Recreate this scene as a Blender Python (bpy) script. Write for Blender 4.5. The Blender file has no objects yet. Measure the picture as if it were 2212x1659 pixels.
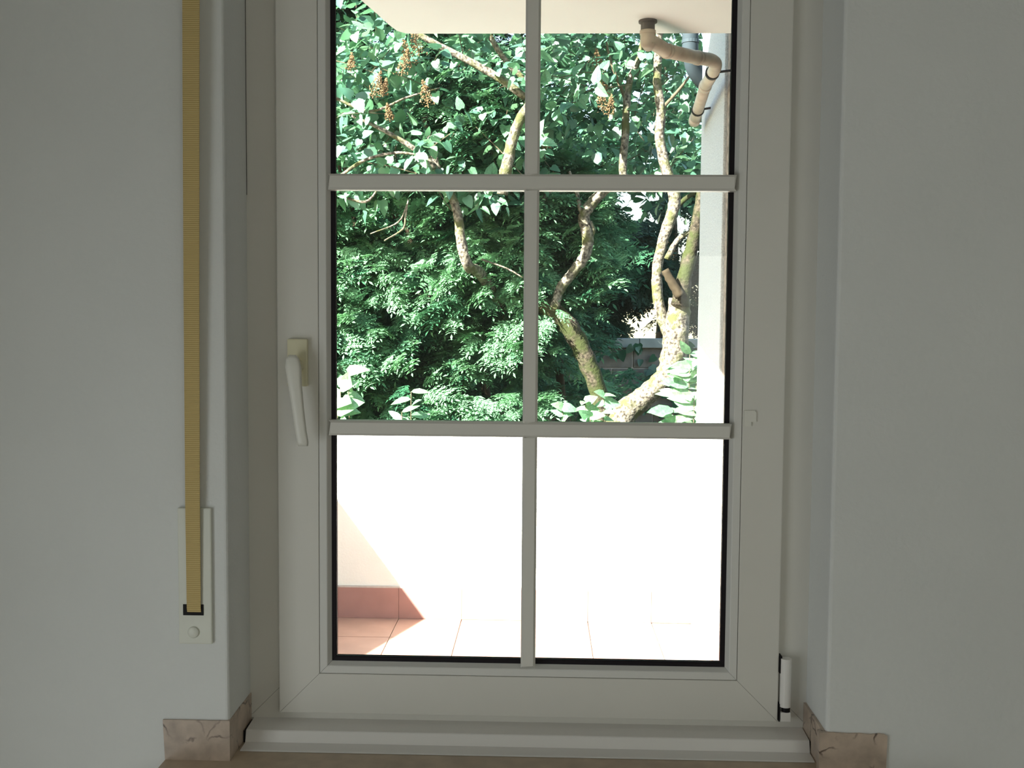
import bpy, bmesh, math, random
import numpy as np
from mathutils import Vector, Matrix

random.seed(7)
rng = np.random.default_rng(7)
S = bpy.context.scene
COL = S.collection

# ------------------------------------------------------------------ camera
W, H, F = 2212.0, 1659.0, 2200.0          # frame in pixels, focal length in pixels
CAM = Vector((0.0228, -1.8015, 0.7078))   # z is measured from the bottom of the window sash
YAW, PITCH, ROLL = -0.0298, -0.0583, 0.0073
fwd = Vector((math.sin(YAW) * math.cos(PITCH), math.cos(YAW) * math.cos(PITCH), math.sin(PITCH)))
rt = fwd.cross(Vector((0, 0, 1))).normalized()
up = rt.cross(fwd)
RT = rt * math.cos(ROLL) + up * math.sin(ROLL)
UP = -rt * math.sin(ROLL) + up * math.cos(ROLL)
cd = bpy.data.cameras.new('camera')
cam = bpy.data.objects.new('camera', cd)
COL.objects.link(cam)
cd.sensor_width = 36.0
cd.lens = 36.0 * F / W
cd.clip_start = 0.02
cd.clip_end = 500
m = Matrix((RT, UP, -fwd)).transposed().to_4x4()
m.translation = CAM
cam.matrix_world = m
S.camera = cam

# ------------------------------------------------------------------ sky, sun, room daylight, added fill, exposure
SUN_DIR = Vector((0.614, 0.566, -0.55)).normalized()     # the way the light travels: from the left, behind the house
world = bpy.data.worlds.new('sky')
S.world = world
world.use_nodes = True
nt = world.node_tree
nt.nodes.clear()
sky = nt.nodes.new('ShaderNodeTexSky')
sky.sky_type = 'NISHITA'
sky.sun_disc = False
sky.sun_elevation = math.asin(-SUN_DIR.z)
sky.sun_rotation = math.atan2(-SUN_DIR.x, -SUN_DIR.y)
sky.dust_density = 1.0
sky.air_density = 1.3
sky.ozone_density = 1.0
bg = nt.nodes.new('ShaderNodeBackground')
bg.inputs['Strength'].default_value = 0.74
wo = nt.nodes.new('ShaderNodeOutputWorld')
nt.links.new(sky.outputs[0], bg.inputs[0])
nt.links.new(bg.outputs[0], wo.inputs[0])

sd = bpy.data.lights.new('sun', 'SUN')
sd.energy = 52.0
sd.angle = math.radians(0.6)
sd.color = (1.0, 0.975, 0.93)
so = bpy.data.objects.new('sun', sd)
COL.objects.link(so)
so.rotation_euler = SUN_DIR.to_track_quat('-Z', 'Y').to_euler()
so.location = (-6, -5, 8)

ROOM_X0, ROOM_X1, ROOM_Y0, ROOM_Z0, ROOM_Z1 = -1.30, 2.10, -3.60, -0.72, 1.80
ad = bpy.data.lights.new('side_window_daylight', 'AREA')  # daylight through the room's other window, in its left wall
ad.shape = 'RECTANGLE'
ad.size, ad.size_y = 1.15, 1.25
ad.energy = 12.0
ad.color = (0.93, 0.985, 1.0)
ao = bpy.data.objects.new('side_window_daylight', ad)
COL.objects.link(ao)
ao.location = (ROOM_X0 + 0.03, -1.55, -0.08)
ao.rotation_euler = Vector((1, 0, 0)).to_track_quat('-Z', 'Y').to_euler()

a2 = bpy.data.lights.new('back_fill_lamp', 'AREA')   # fill lamp added at the back wall to brighten the left reveal
a2.shape = 'RECTANGLE'
a2.size, a2.size_y = 1.0, 1.25
a2.energy = 6.0
a2.color = (1.0, 0.99, 0.87)
b2o = bpy.data.objects.new('back_fill_lamp', a2)
COL.objects.link(b2o)
b2o.location = (1.25, ROOM_Y0 + 0.03, 0.45)
b2o.rotation_euler = Vector((0, 1, 0)).to_track_quat('-Z', 'Y').to_euler()

vs = S.view_settings
vs.view_transform = 'Standard'
vs.look = 'None'
vs.exposure = 0.0
vs.gamma = 1.0
vs.use_curve_mapping = False
S.cycles.use_denoising = True
S.cycles.max_bounces = 10
S.cycles.diffuse_bounces = 5
S.cycles.transparent_max_bounces = 16
S.cycles.caustics_reflective = False
S.cycles.caustics_refractive = False


# ------------------------------------------------------------------ helpers
def at(px, py, Y):
    """world point at depth plane Y on the line of sight of a photograph position"""
    d = fwd + RT * ((px - W / 2) / F) - UP * ((py - H / 2) / F)
    return CAM + d * ((Y - CAM.y) / d.y)


def tag(o, label=None, cat=None, group=None, kind=None):
    if label: o['label'] = label
    if cat: o['category'] = cat
    if group: o['group'] = group
    if kind: o['kind'] = kind
    return o


def empty(name, loc=(0, 0, 0), parent=None):
    o = bpy.data.objects.new(name, None)
    o.empty_display_size = 0.1
    COL.objects.link(o)
    o.location = loc
    if parent: o.parent = parent
    return o


def link_mesh(name, me, mats, parent=None, smooth=False):
    if not isinstance(mats, (list, tuple)): mats = [mats]
    for mm in mats:
        if mm.name not in [x.name for x in me.materials if x]: me.materials.append(mm)
    o = bpy.data.objects.new(name, me)
    COL.objects.link(o)
    if parent:
        o.parent = parent
        o.matrix_parent_inverse = Matrix.Translation(parent_world(parent)).inverted()
    if smooth:
        for p in me.polygons: p.use_smooth = True
    return o


def parent_world(p):
    v = Vector(p.location)
    if p.parent and p.matrix_parent_inverse == Matrix.Identity(4): v = v + parent_world(p.parent)
    return v


def obj(name, bm, mat, parent=None, smooth=False, bevel=0.0, seg=2):
    if bevel > 0:
        bmesh.ops.bevel(bm, geom=list(bm.edges), offset=bevel, segments=seg, profile=0.6, affect='EDGES', clamp_overlap=True)
    bmesh.ops.recalc_face_normals(bm, faces=bm.faces)
    me = bpy.data.meshes.new(name)
    bm.to_mesh(me)
    bm.free()
    return link_mesh(name, me, mat, parent, smooth)


def box(bm, x0, x1, y0, y1, z0, z1):
    v = [bm.verts.new((x, y, z)) for x in (x0, x1) for y in (y0, y1) for z in (z0, z1)]
    for f in ((0, 1, 3, 2), (4, 6, 7, 5), (0, 4, 5, 1), (2, 3, 7, 6), (0, 2, 6, 4), (1, 5, 7, 3)):
        bm.faces.new([v[i] for i in f])
    return v


def prism(bm, poly, axis, a, b):
    """poly: 2-D points; axis 'x','y','z' is the extrusion axis"""
    def P(p, t):
        if axis == 'x': return (t, p[0], p[1])
        if axis == 'y': return (p[0], t, p[1])
        return (p[0], p[1], t)
    A = [bm.verts.new(P(p, a)) for p in poly]
    B = [bm.verts.new(P(p, b)) for p in poly]
    n = len(poly)
    bm.faces.new(A[::-1])
    bm.faces.new(B)
    for i in range(n):
        bm.faces.new((A[i], A[(i + 1) % n], B[(i + 1) % n], B[i]))


def tube(bm, pts, radii, seg=10, caps=True, wob=0.0, flat=None):
    pts = [Vector(p) for p in pts]
    n = len(pts)
    if not isinstance(radii, (list, tuple)): radii = [radii] * n
    rings = []
    prev = None
    for i, p in enumerate(pts):
        t = (pts[min(i + 1, n - 1)] - pts[max(i - 1, 0)]).normalized()
        if prev is None:
            ref = Vector((0, 0, 1)) if abs(t.z) < 0.9 else Vector((1, 0, 0))
            u = t.cross(ref).normalized()
        else:
            u = (prev - t * prev.dot(t)).normalized()
        prev = u
        w = t.cross(u)
        ring = []
        for k in range(seg):
            a = 2 * math.pi * k / seg
            r = radii[i] * (1 + (random.uniform(-wob, wob) if wob else 0))
            ring.append(bm.verts.new(p + u * (r * math.cos(a)) + w * (r * math.sin(a))))
        rings.append(ring)
    for i in range(n - 1):
        for k in range(seg):
            bm.faces.new((rings[i][k], rings[i][(k + 1) % seg], rings[i + 1][(k + 1) % seg], rings[i + 1][k]))
    if caps:
        bm.faces.new(rings[0][::-1])
        bm.faces.new(rings[-1])


def spline(pts, per=6):
    """Catmull-Rom through the points"""
    P = [Vector(p) for p in pts]
    P = [P[0] * 2 - P[1]] + P + [P[-1] * 2 - P[-2]]
    out = []
    for i in range(1, len(P) - 2):
        for k in range(per):
            t = k / per
            a, b, c, d = P[i - 1], P[i], P[i + 1], P[i + 2]
            out.append(0.5 * ((2 * b) + (c - a) * t + (2 * a - 5 * b + 4 * c - d) * t * t + (-a + 3 * b - 3 * c + d) * t ** 3))
    out.append(P[-2])
    return out


# ------------------------------------------------------------------ materials
def nodes(name):
    mt = bpy.data.materials.new(name)
    mt.use_nodes = True
    n = mt.node_tree.nodes
    b = n['Principled BSDF']
    return mt, n, mt.node_tree.links, b


def lin(c):
    return tuple(c) + (1.0,)


def plain(name, col, rough=0.6, spec=0.3, noise=0.0, nscale=30.0, bump=0.0, bscale=200.0, metallic=0.0):
    mt, n, l, b = nodes(name)
    b.inputs['Roughness'].default_value = rough
    b.inputs['Specular IOR Level'].default_value = spec
    b.inputs['Metallic'].default_value = metallic
    tc = n.new('ShaderNodeTexCoord')
    if noise > 0:
        t = n.new('ShaderNodeTexNoise')
        t.inputs['Scale'].default_value = nscale
        t.inputs['Detail'].default_value = 5
        l.new(tc.outputs['Object'], t.inputs['Vector'])
        r = n.new('ShaderNodeValToRGB')
        r.color_ramp.elements[0].position = 0.3
        r.color_ramp.elements[1].position = 0.7
        r.color_ramp.elements[0].color = lin([x * (1 - noise) for x in col])
        r.color_ramp.elements[1].color = lin([min(1, x * (1 + noise)) for x in col])
        l.new(t.outputs['Fac'], r.inputs[0])
        l.new(r.outputs[0], b.inputs['Base Color'])
    else:
        b.inputs['Base Color'].default_value = lin(col)
    if bump > 0:
        t2 = n.new('ShaderNodeTexNoise')
        t2.inputs['Scale'].default_value = bscale
        t2.inputs['Detail'].default_value = 4
        l.new(tc.outputs['Object'], t2.inputs['Vector'])
        bp = n.new('ShaderNodeBump')
        bp.inputs['Strength'].default_value = bump
        bp.inputs['Distance'].default_value = 0.004
        l.new(t2.outputs['Fac'], bp.inputs['Height'])
        l.new(bp.outputs[0], b.inputs['Normal'])
    return mt


def marble_mat(name, col, vein):
    mt, n, l, b = nodes(name)
    b.inputs['Roughness'].default_value = 0.35
    tc = n.new('ShaderNodeTexCoord')
    nz = n.new('ShaderNodeTexNoise'); nz.inputs['Scale'].default_value = 28; nz.inputs['Detail'].default_value = 8
    l.new(tc.outputs['Object'], nz.inputs['Vector'])
    base = n.new('ShaderNodeValToRGB')
    base.color_ramp.elements[0].position = 0.3; base.color_ramp.elements[1].position = 0.72
    base.color_ramp.elements[0].color = lin([x * 0.66 for x in col]); base.color_ramp.elements[1].color = lin([min(1, x * 1.12) for x in col])
    l.new(nz.outputs['Fac'], base.inputs[0])
    # warped cell borders make the wandering dark cracks
    nw = n.new('ShaderNodeTexNoise'); nw.inputs['Scale'].default_value = 22; nw.inputs['Detail'].default_value = 6
    l.new(tc.outputs['Object'], nw.inputs['Vector'])
    mx = n.new('ShaderNodeVectorMath'); mx.operation = 'MULTIPLY_ADD'
    mx.inputs[1].default_value = (0.045, 0.045, 0.045)
    l.new(nw.outputs['Color'], mx.inputs[0]); l.new(tc.outputs['Object'], mx.inputs[2])
    vo = n.new('ShaderNodeTexVoronoi'); vo.feature = 'DISTANCE_TO_EDGE'; vo.inputs['Scale'].default_value = 15
    l.new(mx.outputs[0], vo.inputs['Vector'])
    vr = n.new('ShaderNodeValToRGB')
    vr.color_ramp.elements[0].position = 0.0; vr.color_ramp.elements[0].color = (1, 1, 1, 1)
    vr.color_ramp.elements[1].position = 0.035; vr.color_ramp.elements[1].color = (0, 0, 0, 1)
    l.new(vo.outputs['Distance'], vr.inputs[0])
    pz = n.new('ShaderNodeTexNoise'); pz.inputs['Scale'].default_value = 14; pz.inputs['Detail'].default_value = 2
    l.new(tc.outputs['Object'], pz.inputs['Vector'])
    pr = n.new('ShaderNodeValToRGB'); pr.color_ramp.elements[0].position = 0.45; pr.color_ramp.elements[1].position = 0.56
    l.new(pz.outputs['Fac'], pr.inputs[0])
    mu = n.new('ShaderNodeMath'); mu.operation = 'MULTIPLY'
    l.new(vr.outputs[0], mu.inputs[0]); l.new(pr.outputs[0], mu.inputs[1])
    mix = n.new('ShaderNodeMix'); mix.data_type = 'RGBA'
    l.new(mu.outputs[0], mix.inputs['Factor']); l.new(base.outputs[0], mix.inputs[6]); mix.inputs[7].default_value = lin(vein)
    l.new(mix.outputs[2], b.inputs['Base Color'])
    return mt


def leaf_mat(name, col, trans=0.35, rough=0.45, spec=0.35, var=0.25):
    mt, n, l, b = nodes(name)
    out = n['Material Output']
    tc = n.new('ShaderNodeTexCoord')
    nz = n.new('ShaderNodeTexNoise'); nz.inputs['Scale'].default_value = 9; nz.inputs['Detail'].default_value = 3
    l.new(tc.outputs['Object'], nz.inputs['Vector'])
    r = n.new('ShaderNodeValToRGB')
    r.color_ramp.elements[0].position = 0.35; r.color_ramp.elements[1].position = 0.65
    r.color_ramp.elements[0].color = lin([x * (1 - var) for x in col]); r.color_ramp.elements[1].color = lin([min(1, x * (1 + var)) for x in col])
    l.new(nz.outputs['Fac'], r.inputs[0])
    l.new(r.outputs[0], b.inputs['Base Color'])
    b.inputs['Roughness'].default_value = rough
    b.inputs['Specular IOR Level'].default_value = spec
    tr = n.new('ShaderNodeBsdfTranslucent')
    hs = n.new('ShaderNodeHueSaturation'); hs.inputs['Value'].default_value = 1.25; hs.inputs['Hue'].default_value = 0.485
    l.new(r.outputs[0], hs.inputs['Color']); l.new(hs.outputs[0], tr.inputs['Color'])
    ms = n.new('ShaderNodeMixShader'); ms.inputs[0].default_value = trans
    l.new(b.outputs[0], ms.inputs[1]); l.new(tr.outputs[0], ms.inputs[2]); l.new(ms.outputs[0], out.inputs[0])
    return mt


def bark_mat(name, dark, light, moss, moss_at=0.55, sc=14):
    mt, n, l, b = nodes(name)
    b.inputs['Roughness'].default_value = 0.9
    b.inputs['Specular IOR Level'].default_value = 0.15
    tc = n.new('ShaderNodeTexCoord')
    a = n.new('ShaderNodeTexNoise'); a.inputs['Scale'].default_value = sc * 3; a.inputs['Detail'].default_value = 6
    c = n.new('ShaderNodeTexNoise'); c.inputs['Scale'].default_value = sc * 0.55; c.inputs['Detail'].default_value = 5
    l.new(tc.outputs['Object'], a.inputs['Vector']); l.new(tc.outputs['Object'], c.inputs['Vector'])
    r = n.new('ShaderNodeValToRGB'); r.color_ramp.elements[0].position = 0.35; r.color_ramp.elements[1].position = 0.68
    r.color_ramp.elements[0].color = lin(dark); r.color_ramp.elements[1].color = lin(light)
    l.new(a.outputs['Fac'], r.inputs[0])
    k = n.new('ShaderNodeValToRGB'); k.color_ramp.elements[0].position = moss_at - 0.08; k.color_ramp.elements[1].position = moss_at + 0.08
    l.new(c.outputs['Fac'], k.inputs[0])
    mix = n.new('ShaderNodeMix'); mix.data_type = 'RGBA'
    l.new(k.outputs[0], mix.inputs['Factor']); l.new(r.outputs[0], mix.inputs[6]); mix.inputs[7].default_value = lin(moss)
    l.new(mix.outputs[2], b.inputs['Base Color'])
    bp = n.new('ShaderNodeBump'); bp.inputs['Strength'].default_value = 0.7; bp.inputs['Distance'].default_value = 0.01
    l.new(a.outputs['Fac'], bp.inputs['Height']); l.new(bp.outputs[0], b.inputs['Normal'])
    return mt


def strap_mat(name):
    mt, n, l, b = nodes(name)
    b.inputs['Roughness'].default_value = 0.85
    tc = n.new('ShaderNodeTexCoord')
    wv = n.new('ShaderNodeTexWave'); wv.wave_type = 'BANDS'; wv.bands_direction = 'Z'
    wv.inputs['Scale'].default_value = 95; wv.inputs['Distortion'].default_value = 0.4; wv.inputs['Detail'].default_value = 1
    l.new(tc.outputs['Object'], wv.inputs['Vector'])
    r = n.new('ShaderNodeValToRGB')
    r.color_ramp.elements[0].position = 0.25; r.color_ramp.elements[0].color = lin((0.50, 0.365, 0.135))
    r.color_ramp.elements[1].position = 0.75; r.color_ramp.elements[1].color = lin((0.64, 0.50, 0.23))
    l.new(wv.outputs['Fac'], r.inputs[0]); l.new(r.outputs[0], b.inputs['Base Color'])
    bp = n.new('ShaderNodeBump'); bp.inputs['Strength'].default_value = 0.5; bp.inputs['Distance'].default_value = 0.001
    l.new(wv.outputs['Fac'], bp.inputs['Height']); l.new(bp.outputs[0], b.inputs['Normal'])
    return mt


def glass_mat(name):
    mt, n, l, b = nodes(name)
    out = n['Material Output']
    n.remove(b)
    t = n.new('ShaderNodeBsdfTransparent'); t.inputs[0].default_value = (0.95, 0.97, 0.96, 1)
    g = n.new('ShaderNodeBsdfGlossy'); g.inputs['Roughness'].default_value = 0.02
    fr = n.new('ShaderNodeFresnel'); fr.inputs['IOR'].default_value = 1.45
    ms = n.new('ShaderNodeMixShader')
    l.new(fr.outputs[0], ms.inputs[0]); l.new(t.outputs[0], ms.inputs[1]); l.new(g.outputs[0], ms.inputs[2])
    l.new(ms.outputs[0], out.inputs[0])
    return mt


M = {}
M['plaster'] = plain('white_wall_plaster', (0.73, 0.745, 0.73), 0.9, 0.15, 0.02, 5, 0.25, 120)
M['ceiling'] = plain('white_ceiling_paint', (0.78, 0.78, 0.76), 0.9, 0.15, 0.02, 4)
M['parquet'] = plain('light_oak_floor', (0.42, 0.36, 0.28), 0.5, 0.3, 0.2, 6)
M['pvc'] = plain('white_pvc', (0.735, 0.72, 0.665), 0.38, 0.4, 0.015, 8)
M['pvc_edge'] = plain('white_pvc_bead', (0.74, 0.735, 0.70), 0.35, 0.4)
M['pvc_white'] = plain('bright_white_pvc', (0.82, 0.80, 0.77), 0.35, 0.45)
M['cream_plastic'] = plain('yellowed_cream_plastic', (0.72, 0.68, 0.48), 0.4, 0.4)
M['lever_plastic'] = plain('pale_lever_plastic', (0.76, 0.75, 0.68), 0.35, 0.45)
M['winder_plastic'] = plain('pale_grey_green_plastic', (0.70, 0.71, 0.63), 0.4, 0.4, 0.03, 20)
M['gasket'] = plain('black_rubber_gasket', (0.012, 0.009, 0.012), 0.6, 0.2)
M['black'] = plain('black_gap_plastic', (0.008, 0.007, 0.008), 0.6, 0.2)
M['glass'] = glass_mat('window_glass')
M['marble'] = marble_mat('beige_brown_marble', (0.56, 0.45, 0.36), (0.07, 0.045, 0.035))
M['sill_marble'] = plain('beige_sill_stone', (0.50, 0.40, 0.29), 0.3, 0.4, 0.12, 30)
M['strap'] = strap_mat('woven_cream_strap')
M['parapet'] = plain('cream_stucco', (0.69, 0.69, 0.63), 0.9, 0.1, 0.03, 8, 0.3, 90)
M['soffit'] = plain('cream_soffit_paint', (0.67, 0.725, 0.725), 0.9, 0.1, 0.03, 3)
M['stucco'] = plain('grey_white_stucco', (0.38, 0.40, 0.40), 0.95, 0.1, 0.22, 160, 0.8, 150)
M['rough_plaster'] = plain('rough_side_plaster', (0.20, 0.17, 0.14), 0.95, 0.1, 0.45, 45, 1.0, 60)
M['tile'] = plain('terracotta_floor_tile', (0.34, 0.195, 0.142), 0.55, 0.3, 0.10, 9)
M['skirt_tile'] = plain('terracotta_skirting_tile', (0.30, 0.160, 0.135), 0.5, 0.3, 0.08, 12)
M['grout'] = plain('pale_grey_grout', (0.42, 0.38, 0.34), 0.95, 0.1, 0.1, 60)
M['pipe'] = plain('weathered_beige_pipe', (0.43, 0.39, 0.32), 0.5, 0.35, 0.38, 9)
M['pipe_grey'] = plain('dark_grey_pipe_collar', (0.10, 0.095, 0.09), 0.6, 0.3)
M['zinc'] = plain('blue_grey_zinc', (0.030, 0.042, 0.048), 0.7, 0.15, 0.08, 10)
M['strap_black'] = plain('black_pipe_clamp', (0.02, 0.018, 0.018), 0.6, 0.3)
M['bark_moss'] = bark_mat('mossy_lilac_bark', (0.014, 0.011, 0.007), (0.072, 0.058, 0.038), (0.030, 0.036, 0.011), 0.48, 20)
M['bark_pale'] = bark_mat('pale_lilac_bark', (0.028, 0.022, 0.016), (0.24, 0.21, 0.16), (0.070, 0.072, 0.028), 0.56, 20)
M['twig'] = plain('thin_grey_twig', (0.10, 0.080, 0.050), 0.9, 0.1, 0.2, 20)
M['dead_wood'] = plain('cut_brown_wood', (0.036, 0.027, 0.016), 0.9, 0.1, 0.25, 30)
M['lilac_a'] = leaf_mat('lilac_leaf_green', (0.0798, 0.1868, 0.0998), 0.30, 0.42, 0.55)
M['lilac_b'] = leaf_mat('lilac_leaf_light', (0.1312, 0.2688, 0.1425), 0.32, 0.40, 0.6)
M['lilac_c'] = leaf_mat('lilac_leaf_deep', (0.0508, 0.1331, 0.0798), 0.28, 0.42, 0.55)
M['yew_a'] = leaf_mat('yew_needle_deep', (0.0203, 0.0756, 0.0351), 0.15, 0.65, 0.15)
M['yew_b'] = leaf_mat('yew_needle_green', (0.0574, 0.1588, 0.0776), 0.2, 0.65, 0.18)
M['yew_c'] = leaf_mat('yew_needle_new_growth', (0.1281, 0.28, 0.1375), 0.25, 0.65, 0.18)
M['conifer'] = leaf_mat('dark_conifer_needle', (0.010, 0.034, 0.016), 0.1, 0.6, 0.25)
M['laurel'] = leaf_mat('glossy_shrub_leaf', (0.16, 0.29, 0.14), 0.3, 0.35, 0.6)
M['seed'] = plain('brown_seed_head', (0.17, 0.105, 0.050), 0.8, 0.2, 0.25, 60)
M['soil'] = plain('garden_soil', (0.075, 0.06, 0.04), 0.95, 0.1, 0.3, 3)
M['block'] = plain('grey_garden_wall_block', (0.17, 0.155, 0.135), 0.9, 0.1, 0.25, 9, 0.5, 40)
M['cap'] = plain('pale_concrete_coping', (0.26, 0.28, 0.26), 0.85, 0.15, 0.12, 10)

# ------------------------------------------------------------------ room shell
YW = -0.1119            # room side of the window wall
YO = 0.26               # outer side of the window wall
RX0, RX1 = -0.507, 0.504
SILL = -0.0405
HEAD = 1.552


def wall_with_hole(name, x0, x1, z0, z1, hx0, hx1, hz0, hz1, ya, yb, mat, soft=0.0):
    bm = bmesh.new()
    xs, zs = [x0, hx0, hx1, x1], [z0, hz0, hz1, z1]
    V = [[[bm.verts.new((x, y, z)) for z in zs] for x in xs] for y in (ya, yb)]
    for i in range(3):
        for j in range(3):
            if i == 1 and j == 1: continue
            bm.faces.new((V[0][i][j], V[0][i + 1][j], V[0][i + 1][j + 1], V[0][i][j + 1]))
            bm.faces.new((V[1][i][j], V[1][i][j + 1], V[1][i + 1][j + 1], V[1][i + 1][j]))
    for (a, b) in (((1, 1), (2, 1)), ((2, 1), (2, 2)), ((2, 2), (1, 2)), ((1, 2), (1, 1))):
        bm.faces.new((V[0][a[0]][a[1]], V[0][b[0]][b[1]], V[1][b[0]][b[1]], V[1][a[0]][a[1]]))
    ring = [(0, 0), (1, 0), (2, 0), (3, 0), (3, 1), (3, 2), (3, 3), (2, 3), (1, 3), (0, 3), (0, 2), (0, 1)]
    for k in range(12):
        a, b = ring[k], ring[(k + 1) % 12]
        bm.faces.new((V[0][a[0]][a[1]], V[1][a[0]][a[1]], V[1][b[0]][b[1]], V[0][b[0]][b[1]]))
    bmesh.ops.recalc_face_normals(bm, faces=bm.faces)
    if soft:
        eds = []
        for e in bm.edges:
            a, b = e.verts
            if abs(a.co.y - ya) < 1e-6 and abs(b.co.y - ya) < 1e-6:
                if abs(a.co.x - b.co.x) < 1e-6 and abs(a.co.x - hx0) < 1e-6 and min(a.co.z, b.co.z) >= hz0 - 1e-6 and max(a.co.z, b.co.z) <= hz1 + 1e-6: eds.append(e)
                elif abs(a.co.x - b.co.x) < 1e-6 and abs(a.co.x - hx1) < 1e-6 and min(a.co.z, b.co.z) >= hz0 - 1e-6 and max(a.co.z, b.co.z) <= hz1 + 1e-6: eds.append(e)
        bmesh.ops.bevel(bm, geom=eds, offset=soft, segments=3, profile=0.5, affect='EDGES')
    return obj(name, bm, mat)


wf = wall_with_hole('wall_front', ROOM_X0 - 0.02, ROOM_X1 + 0.02, ROOM_Z0 - 0.1, ROOM_Z1 + 0.1, RX0, RX1, SILL - 0.03, HEAD, YW, YO, M['plaster'], 0.006)
tag(wf, 'white plastered wall around the window', None, None, 'structure')
for nm, b6 in (('wall_right', (ROOM_X1, ROOM_X1 + 0.1, ROOM_Y0, YW, ROOM_Z0, ROOM_Z1)),
               ('wall_back', (ROOM_X0 - 0.1, ROOM_X1 + 0.1, ROOM_Y0 - 0.1, ROOM_Y0, ROOM_Z0, ROOM_Z1)),
               ('wall_left', (ROOM_X0 - 0.1, ROOM_X0, ROOM_Y0, YW, ROOM_Z0, ROOM_Z1))):
    bm = bmesh.new(); box(bm, *b6)
    tag(obj(nm, bm, M['plaster']), 'plain white plastered room wall', None, None, 'structure')
for nm, cx, cy, czz, ax in (('window_2', ROOM_X0, -1.55, -0.02, 'x'), ('back_lamp_frame', 1.25, ROOM_Y0, 0.45, 'y')):  # side window frame, and a frame added around the back fill lamp
    bm = bmesh.new()
    for (u0, u1, v0, v1) in ((-0.68, -0.60, -0.72, 0.72), (0.60, 0.68, -0.72, 0.72), (-0.60, 0.60, -0.72, -0.64), (-0.60, 0.60, 0.64, 0.72)):
        if ax == 'x': box(bm, cx, cx + 0.05, cy + u0, cy + u1, czz + v0, czz + v1)
        else: box(bm, cx + u0, cx + u1, cy, cy + 0.05, czz + v0, czz + v1)
    tag(obj(nm, bm, M['pvc']), 'white frame around an area lamp out of view', None, None, 'structure')
bm = bmesh.new(); box(bm, ROOM_X0 - 0.1, ROOM_X1 + 0.1, ROOM_Y0 - 0.1, YW, ROOM_Z0 - 0.1, ROOM_Z0)
tag(obj('floor', bm, M['parquet']), 'wooden room floor', None, None, 'structure')
bm = bmesh.new(); box(bm, ROOM_X0 - 0.1, ROOM_X1 + 0.1, ROOM_Y0 - 0.1, YW, ROOM_Z1, ROOM_Z1 + 0.1)
tag(obj('ceiling', bm, M['ceiling']), 'white room ceiling', None, None, 'structure')

# ------------------------------------------------------------------ window
win = empty('window_1', (0, 0, 0))
tag(win, 'white plastic casement window with six panes and muntin bars', None, None, 'structure')


def frame_side(name, rect, prof, side, mat, parent, gap=0.0003):
    """one mitred member of a rectangular frame; prof = closed list of (inset, y)"""
    x0, x1, z0, z1 = rect
    bm = bmesh.new()

    def ends(t):
        if side == 'left': return (x0 + t, z0 + t + gap), (x0 + t, z1 - t - gap)
        if side == 'right': return (x1 - t, z0 + t + gap), (x1 - t, z1 - t - gap)
        if side == 'bottom': return (x0 + t + gap, z0 + t), (x1 - t - gap, z0 + t)
        return (x0 + t + gap, z1 - t), (x1 - t - gap, z1 - t)
    A, B = [], []
    for t, y in prof:
        a, b = ends(t)
        A.append(bm.verts.new((a[0], y, a[1]))); B.append(bm.verts.new((b[0], y, b[1])))
    n = len(prof)
    for i in range(n):
        bm.faces.new((A[i], A[(i + 1) % n], B[(i + 1) % n], B[i]))
    bm.faces.new(A); bm.faces.new(B[::-1])
    return obj(name, bm, mat, parent)


FR = (-0.535, 0.535, SILL, 1.585)
fprof = [(0, 0.015), (0.098, 0.015), (0.100, 0.017), (0.100, 0.075), (0, 0.075)]
SR = (-0.45, 0.45, 0.0, 1.50)
sprof = [(0, 0.0145), (0, 0.0018), (0.0005, 0.0005), (0.0018, 0), (0.0728, 0), (0.0736, 0.0008), (0.0738, 0.010), (0.0838, 0.014), (0.0838, 0.062), (0, 0.062)]
bprof = [(0.0746, 0.009), (0.0746, 0.0006), (0.0754, -0.0004), (0.0875, -0.0004), (0.0888, 0.0006), (0.0945, 0.011), (0.0945, 0.018), (0.0842, 0.018), (0.0842, 0.0142)]
gprof = [(0.0946, 0.0112), (0.1018, 0.0118), (0.1030, 0.0132), (0.1030, 0.0178), (0.0946, 0.0178)]
oprof = [(0.0842, 0.0225), (0.1028, 0.0225), (0.1000, 0.030), (0.0842, 0.055)]
for sd_ in ('left', 'right', 'bottom', 'top'):
    frame_side('frame_member', FR, fprof, sd_, M['pvc'], win)
for sd_ in ('left', 'right', 'bottom', 'top'):
    s_ = frame_side('sash_rail', SR, sprof, sd_, M['pvc'], win)
    frame_side('glazing_bead', SR, bprof, sd_, M['pvc_edge'], s_)
    frame_side('gasket', SR, gprof, sd_, M['gasket'], s_)
    frame_side('outer_rebate', SR, oprof, sd_, M['gasket'], s_)
bm = bmesh.new(); box(bm, SR[0] + 0.0946, SR[1] - 0.0946, 0.0182, 0.0222, 0.0946, 1.4054)
pane = obj('glass_pane', bm, M['glass'], win)

# muntin bars: two horizontal, and the upright one in three lengths, on both faces of the glass
MZ = ((0.5086, 0.5358), (0.9420, 0.9698))
MXc, MW = 0.0016, 0.0272


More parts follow.
